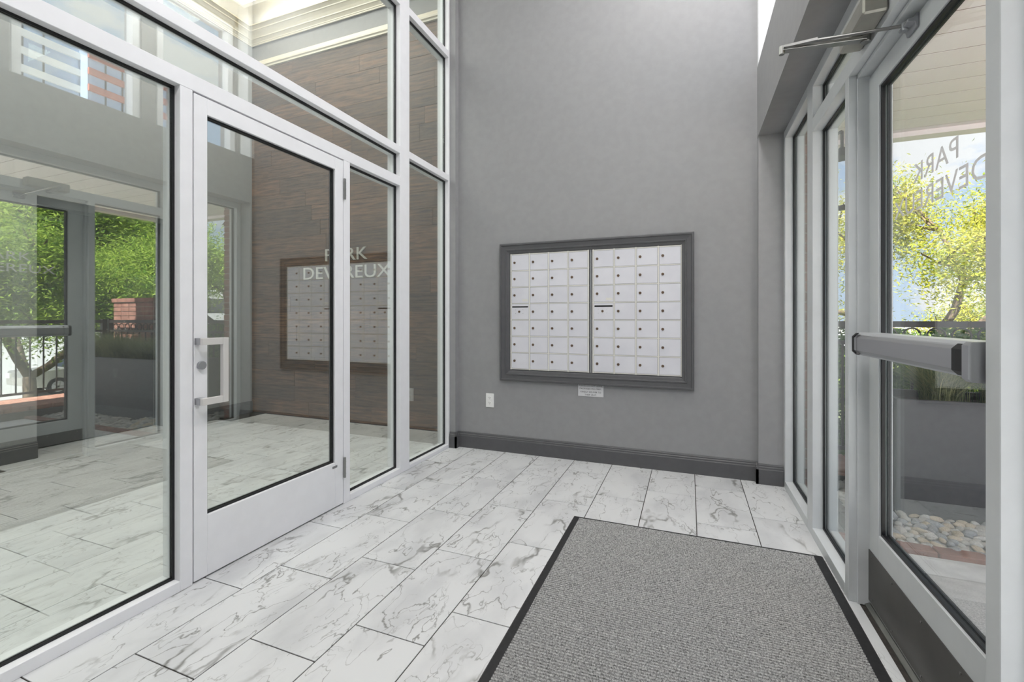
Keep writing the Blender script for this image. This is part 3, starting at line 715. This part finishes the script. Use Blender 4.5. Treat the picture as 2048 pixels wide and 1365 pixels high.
for i in range(6):
    o = bpy.data.objects.new('ornamental_grass', gm[i % 3]); COL.objects.link(o)
    o.location = (1.42+.31*i+random.uniform(-.03,.03), 3.48+random.uniform(-.03,.03), .652); o.rotation_euler = (0, 0, i*1.3); s_ = random.uniform(.92, 1.12); o.scale = (s_, s_, s_)
    tag(o, label='clump of blue green ornamental grass in the charcoal planter, '+where[i], cat='grass', group='grass clumps in the planter')

# brick return and wall lantern beside the storefront
br = empty('brick_wall_end', (.81, 3.9, -.1), label='red brick wall end outside the narrow sidelite', cat='wall', kind='structure')
MB().box(XRB+.005, .895, 3.625, 4.7, -.1, 2.64).build('mortar', M_mortar, parent=br)
MB().box(-2.1, .89, 4.41, 4.7, -2.1, 5.3).box(XRB+.005, .895, 4.41, 4.7, 2.64, 5.3).build('wall_mass', M_mortar, parent=br)
bmesh_h = MB().box(-.086, .086, -.05, .05, 0, .0575).mesh('brick', M_brick, bevel=.003)
for j in range(40):
    for i in range(1 if j % 2 else 1):
        o = bpy.data.objects.new('brick', bmesh_h); COL.objects.link(o); o.location = (.816-.81+(.004 if j % 2 else 0), 3.668-3.9, .104+j*.0675-.0); o.parent = br
bm_s = MB().box(-.03, .03, -.098, .098, 0, .0575).mesh('brick', M_brick, bevel=.003)
for j in range(38):
    for i in range(2):
        o = bpy.data.objects.new('brick', bm_s); COL.objects.link(o); o.location = (.875-.81, 3.83+.208*i+(.10 if j % 2 else 0)-3.9, .104+j*.0675); o.parent = br
wl = empty('wall_lantern', (.98, 3.75, 1.85), label='dark bracket lantern on the brick wall end', cat='lantern')
MB().box(.895, .91, 3.71, 3.79, 2.25, 2.50).tube((.905,3.75,2.42),(.99,3.75,2.47),.010).tube((.99,3.75,2.47),(.99,3.75,2.36),.010).build('bracket', M_rail, parent=wl)
MB().tube((.99,3.75,1.95),(.99,3.75,2.28),.035,.062,n=8).build('lantern_glass', M_gU, parent=wl)
MB().tube((.99,3.75,2.28),(.99,3.75,2.36),.078,.012,n=8).build('cap', M_rail, parent=wl)
MB().tube((.99,3.75,1.92),(.99,3.75,1.95),.02,.04,n=8).build('finial', M_rail, parent=wl)
# canopy
cn = empty('canopy', (2.1, 1.5, 2.7), label='pale boarded porch canopy over the entrance', cat='canopy', kind='structure')
yy = -.6
MB().box(.90, 3.46, -.60, 4.62, 2.7305, 2.7345).build('backing', mat('soffit_shadow', srgb(96,78,72), .8), parent=cn)
bme = MB().box(-1.20, 1.36, 0, .1975, 0, .03).mesh('soffit_board', M_soffit)
bjm = MB().box(-1.20, 1.36, .1978, .2057, .0016, .03).mesh('board_joint', mat('board_joint', srgb(128,98,88), .8))
for i in range(26):
    o = bpy.data.objects.new('soffit_board', bme); COL.objects.link(o); o.location = (0, yy+.206*i-1.5, 0); o.parent = cn
    o = bpy.data.objects.new('board_joint', bjm); COL.objects.link(o); o.location = (0, yy+.206*i-1.5, 0); o.parent = cn
ce = MB().box(.72, 3.56, 4.62, 4.74, 2.66, 3.0).box(3.46, 3.58, -.62, 4.62, 2.66, 3.0).box(.89, 3.56, -.62, 4.72, 2.735, 3.02)
ce.build('fascia', M_soffit, parent=cn)
# railing
rl = empty('porch_railing', (4.04, 4.1, .1), label='dark metal porch railing with ring panels and pickets', cat='railing')
def rail_run(a, b):
    a, b = Vector(a), Vector(b); d = (b-a); Ln = d.length; d.normalize()
    MB().bar(a+Vector((0,0,1.125)), b+Vector((0,0,1.125)), .044, .044).build('top_rail', M_rail, parent=rl)
    MB().bar(a+Vector((0,0,.985)), b+Vector((0,0,.985)), .03, .03).build('middle_rail', M_rail, parent=rl)
    MB().bar(a+Vector((0,0,.18)), b+Vector((0,0,.18)), .03, .03).build('bottom_rail', M_rail, parent=rl)
    n = int(Ln/.135); pk = MB().box(-.007, .007, -.007, .007, .19, .975).mesh('picket', M_rail)
    rgm = bpy.data.meshes.new('ring')
    vs = []; fs = []
    for i in range(20):
        t = 2*math.pi*i/20
        for j in range(6):
            u = 2*math.pi*j/6; rr = .052+.006*math.cos(u); vs.append(tuple(Vector((0,0,1.045))+d*rr*math.cos(t)+Vector((0,0,1))*rr*math.sin(t)+Vector((-d.y,d.x,0))*.006*math.sin(u)))
    for i in range(20):
        for j in range(6): fs.append((i*6+j, ((i+1) % 20)*6+j, ((i+1) % 20)*6+(j+1) % 6, i*6+(j+1) % 6))
    rgm.from_pydata(vs, [], fs); rgm.materials.append(M_rail)
    for i in range(1, n):
        p_ = a+d*(Ln*i/n)-rl.location
        for me, nm in ((pk, 'picket'), (rgm, 'ring')):
            o = bpy.data.objects.new(nm, me); COL.objects.link(o); o.location = p_ ; o.parent = rl
    k = max(1, int(Ln/2.0))
    for i in range(k+1):
        p_ = a+d*(Ln*i/k); MB().box(p_.x-.03, p_.x+.03, p_.y-.03, p_.y+.03, .11, 1.16).build('post', M_rail, parent=rl)
rail_run((.95, 4.12, 0), (4.04, 4.12, 0)); rail_run((4.04, -3.0, 0), (4.04, 4.04, 0))
# brick pier at the porch corner
bp = empty('brick_pier', (3.9, 4.55, 0), label='square red brick pier behind the planter', cat='pier')
MB().box(3.22, 4.15, 4.24, 4.75, -2.0, 1.42).build('core', M_mortar, parent=bp)
q = MB()
for j in range(21):
    zz = .0+j*.0675
    for i in range(5): q.box(3.215+.19*i+.003+(.0 if j % 2 else .0), 3.215+.19*(i+1)-.005, 4.228, 4.25, zz, zz+.058)
    for i in range(3): q.box(3.205, 3.23, 4.235+.172*i+(.03 if j % 2 else 0)*0, 4.235+.172*(i+1)-.008, zz, zz+.058)
q.box(3.19, 4.18, 4.21, 4.78, 1.418, 1.475)
q.build('brick_facing', M_brick, parent=bp, kind='stuff')

# ---- vegetation
def tree_mesh(seed, H, crown_r, z_crown, nleaf, leaf, m_leaf, trunk_r=.16):
    r = random.Random(seed); wood_ = MB(); tips = []
    def grow(p, d, L, rad, depth):
        seg = 3; q_ = p
        for k in range(seg):
            d = (d+Vector((r.gauss(0,.14), r.gauss(0,.14), r.gauss(0,.06)+.03))).normalized()
            n_ = q_+d*L/seg; r1 = rad*(1-.28*(k+1)/seg)
            wood_.tube(q_, n_, rad*(1-.28*k/seg), r1, n=7 if depth < 2 else 5, caps=False); q_ = n_
            if depth >= 2 or (depth == 1 and k == 2): tips.append(q_.copy())
        if depth >= 4: return
        nb = 3 if depth < 3 else 4
        for b in range(nb):
            a = r.uniform(0, 6.28); tilt = r.uniform(.45, .95)
            ax = d.orthogonal().normalized(); ax.rotate(Matrix.Rotation(a, 3, d)); nd = (d*math.cos(tilt)+ax*math.sin(tilt)).normalized()
            grow(q_, nd, L*r.uniform(.62,.82), rad*.58, depth+1)
    grow(Vector((0,0,0)), Vector((r.uniform(-.08,.08), r.uniform(-.08,.08), 1)), z_crown, trunk_r, 0)
    # foliage around the twigs, in sprays
    lv = MB(); vs = []; fs = []
    for i in range(nleaf):
        t = r.choice(tips); c = t+Vector((r.gauss(0,.30), r.gauss(0,.30), r.gauss(-.12,.30)))
        n_ = Vector((r.gauss(0,1), r.gauss(0,1), r.gauss(0,1)+1.2)).normalized(); a = n_.orthogonal().normalized(); a.rotate(Matrix.Rotation(r.uniform(0,6.28), 3, n_)); b = n_.cross(a)
        s1, s2 = leaf*r.uniform(.7,1.3), leaf*r.uniform(.22,.38); k = len(vs)
        vs += [tuple(c-a*s1), tuple(c+b*s2+n_*.2*s2), tuple(c+a*s1), tuple(c-b*s2+n_*.2*s2)]; fs.append((k,k+1,k+2,k+3))
    me = bpy.data.meshes.new('foliage'); me.from_pydata(vs, [], fs); me.materials.append(m_leaf); me.update()
    return wood_.mesh('trunk', M_bark, smooth=True), me
tp = [tree_mesh(21, 7, 3, 2.3, 60000, .044, M_leafY), tree_mesh(35, 7, 3, 1.75, 60000, .052, M_leafG), tree_mesh(52, 7, 3, 1.9, 60000, .052, M_leafG)]
tp.append((tp[1][0], tp[1][1].copy())); tp[3][1].materials[0] = M_leafY
def tree(x, y, z, kind, s_, rz, label):
    t = empty('tree', (x, y, z), rz, label=label, cat='tree', group='trees beyond the porch'); t.scale = (s_, s_, s_)
    for me, nm in zip(tp[kind], ('trunk', 'foliage')):
        o = bpy.data.objects.new(nm, me); COL.objects.link(o); o.parent = t
        if nm == 'foliage': o['kind'] = 'stuff'
    return t
tree(5.0, 12.5, -2.0, 0, 1.00, 0, 'yellow green tree nearest the entrance door, seen through its glass')
tree(8.6, 16.5, -2.0, 3, 1.05, 2.0, 'yellow green tree behind the nearest one through the door glass')
tree(2.6, 17.0, -2.0, 3, 1.0, 4.0, 'yellow green tree at the left behind the door glass')
tree(9.6, 5.6, -2.0, 2, .98, 1.0, 'green tree with dark trunk mirrored in the large lobby pane')
tree(9.5, 7.5, -2.0, 1, 1.15, 2.6, 'green tree mirrored behind the brick pier')
tree(12.8, 3.2, -2.0, 1, .92, .5, 'green tree mirrored at the far left of the lobby glass')
tree(13.4, 12.5, -2.0, 2, 1.35, 3.6, 'tall green tree mirrored above the planter')
tree(7.6, 12.8, -2.0, 1, .85, 5.2, 'small green tree mirrored in the lobby door glass')
tree(20.0, 12.0, -2.0, 2, 1.9, 4.4, 'tall green tree across the lot mirrored below the office tower')
def shrub_mesh(seed, n, lx, ly, h, leaf, m):
    r = random.Random(seed); vs = []; fs = []
    for i in range(n):
        u = Vector((r.gauss(0,1), r.gauss(0,1), r.gauss(0,1))).normalized()*r.uniform(.72,1.0)
        c = Vector((u.x*lx, u.y*ly, h/2+u.z*h/2))
        n_ = (u+Vector((r.gauss(0,.6), r.gauss(0,.6), r.gauss(0,.6)))).normalized(); a = n_.orthogonal().normalized(); a.rotate(Matrix.Rotation(r.uniform(0,6.28), 3, n_)); b = n_.cross(a)
        s1 = leaf*r.uniform(.7,1.2); k = len(vs)
        vs += [tuple(c-a*s1), tuple(c+b*s1*.5), tuple(c+a*s1), tuple(c-b*s1*.5)]; fs.append((k,k+1,k+2,k+3))
    me = bpy.data.meshes.new('shrub'); me.from_pydata(vs, [], fs); me.materials.append(m); me.update(); return me
sm = shrub_mesh(5, 9000, .62, .42, 1.42, .028, M_leafH)
for i in range(6):
    o = bpy.data.objects.new('hedge_shrub', sm); COL.objects.link(o); o.location = (1.62+1.30*i*.62, 5.35+random.uniform(-.05,.05), -.28); o.rotation_euler = (0,0,i*1.7*0+random.choice((0,3.1416)))
    tag(o, label='clipped green shrub in the hedge behind the porch railing, '+['nearest the brick wall','second from the brick wall','third from the brick wall','fourth from the brick wall','fifth from the brick wall','farthest from the brick wall'][i], cat='shrub', group='hedge behind the railing')
sb2 = shrub_mesh(9, 7000, 1.3, 1.0, 2.2, .05, M_leafG)
for i, (x, y) in enumerate(((6.4, 9.5), (8.0, 9.6), (3.6, 10.2), (6.2, 6.6), (1.6, 9.0))):
    o = bpy.data.objects.new('bush', sb2); COL.objects.link(o); o.location = (x, y, -1.2 if x < 4.3 else -2.0); o.rotation_euler = (0,0,i*1.1)
    tag(o, label='loose green bush beyond the hedge, '+['below the nearest yellow tree','right of the nearest yellow tree','left of the nearest yellow tree','closest to the porch corner','behind the brick wall end'][i], cat='bush', group='bushes beyond the hedge')

# ---- parked SUV
def car(x, y, z, rz, label):
    t = empty('car', (x, y, z), rz, label=label, cat='car')
    paint = mat('silver_paint', srgb(188,186,180), .25, .6); glassm = mat('car_glass', srgb(40,46,52), .08)
    prof = [(-2.35,.45),(-2.38,.80),(-2.30,1.05),(-1.15,1.12),(-.62,1.72),(1.75,1.78),(2.15,1.18),(2.32,1.05),(2.34,.45),(1.95,.36),(-1.95,.36)]
    def loc(o): o.parent = t
    b = MB(); b.prism(prof, 'y', -.92, .92); o = b.build('body', paint, bevel=.03); loc(o)
    for s_ in (-1, 1):
        for pr_ in ([(-.98,1.14),(-.55,1.62),(.20,1.65),(.20,1.14)], [(.28,1.14),(.28,1.65),(1.02,1.67),(1.02,1.14)], [(1.10,1.14),(1.10,1.67),(1.66,1.68),(1.92,1.16)]):
            o = MB().prism(pr_, 'y', s_*.915, s_*.93).build('side_window', glassm); loc(o)
    o = MB().add([(-1.12,-.78,1.15),(-1.12,.78,1.15),(-.66,.72,1.68),(-.66,-.72,1.68)], [(0,1,2,3)]).build('windshield', glassm); o.location = (-.02,0,.01); loc(o)
    for wx in (-1.45, 1.42):
        for s_ in (-1, 1):
            o = MB().tube((wx, s_*.78, .37), (wx, s_*.95, .37), .37, n=28).build('wheel', M_black); loc(o)
            h_ = MB().tube((wx, s_*.945, .37), (wx, s_*.96, .37), .23, n=20, caps=True).build('rim', M_silver); h_.parent = o
            h2 = MB()
            for k in range(5):
                a = k*1.2566; h2.bar((wx, s_*.965, .37), (wx+math.cos(a)*.21, s_*.965, .37+math.sin(a)*.21), .02, .06)
            h2.build('spokes', M_chrome).parent = o
    o = MB().box(-2.40,-2.30,-.85,-.55,.75,.95).box(-2.40,-2.30,.55,.85,.75,.95).build('headlight', M_plastic); loc(o)
    o = MB().box(2.30,2.37,-.9,-.7,.85,1.15).box(2.30,2.37,.7,.9,.85,1.15).build('tail_light', mat('tail_red', srgb(150,24,20), .3)); loc(o)
    return t
car(22.0, 12.3, -2.1, R(90), 'silver sport utility car parked beyond the trees, mirrored low in the lobby glass')

# ---- office towers across the street
def tower(name, x, y0, y1, z1, floor_h, m_band, m_glass, label, depth=18, bay=3.0, zb=-2):
    t = empty(name, (x, (y0+y1)/2, zb), label=label, cat='building', group='office buildings across the street')
    MB().box(x+.5, x+depth, y0, y1, zb, z1).build('core', m_glass, parent=t)
    n = int((z1-zb)/floor_h)
    for i in range(n+1):
        MB().box(x, x+.6, y0, y1, zb+i*floor_h-.66, zb+i*floor_h+.66).build('spandrel', m_band, parent=t)
    mu_ = MB().box(0, .3, -.14, .14, 0, z1-zb).mesh('mullion', M_rail)
    k = int((y1-y0)/bay)
    for i in range(1, k):
        o = bpy.data.objects.new('mullion', mu_); COL.objects.link(o); o.location = (.38, y0+i*bay-(y0+y1)/2, 0); o.parent = t
    return t
M_tg = mat('tower_blue_glass', srgb(178,192,212), .2, .2); M_tw = mat('white_spandrel', srgb(230,226,220), .6); M_tb = noisy('brick_spandrel', srgb(170,96,78), srgb(186,110,92), 2, .8)
tower('office_tower', 112, 30, 53.5, 56.5, 3.35, M_tw, M_tg, 'white banded glass office tower across the street')
tower('brick_office_tower', 109, 53.5, 72, 57, 3.35, M_tb, M_tg, 'red brick banded office tower beside the white one')
tower('parking_building', 52, 34, 62, 9.5, 3.2, M_tw, M_base, 'low white banded parking building beyond the trees', bay=5)
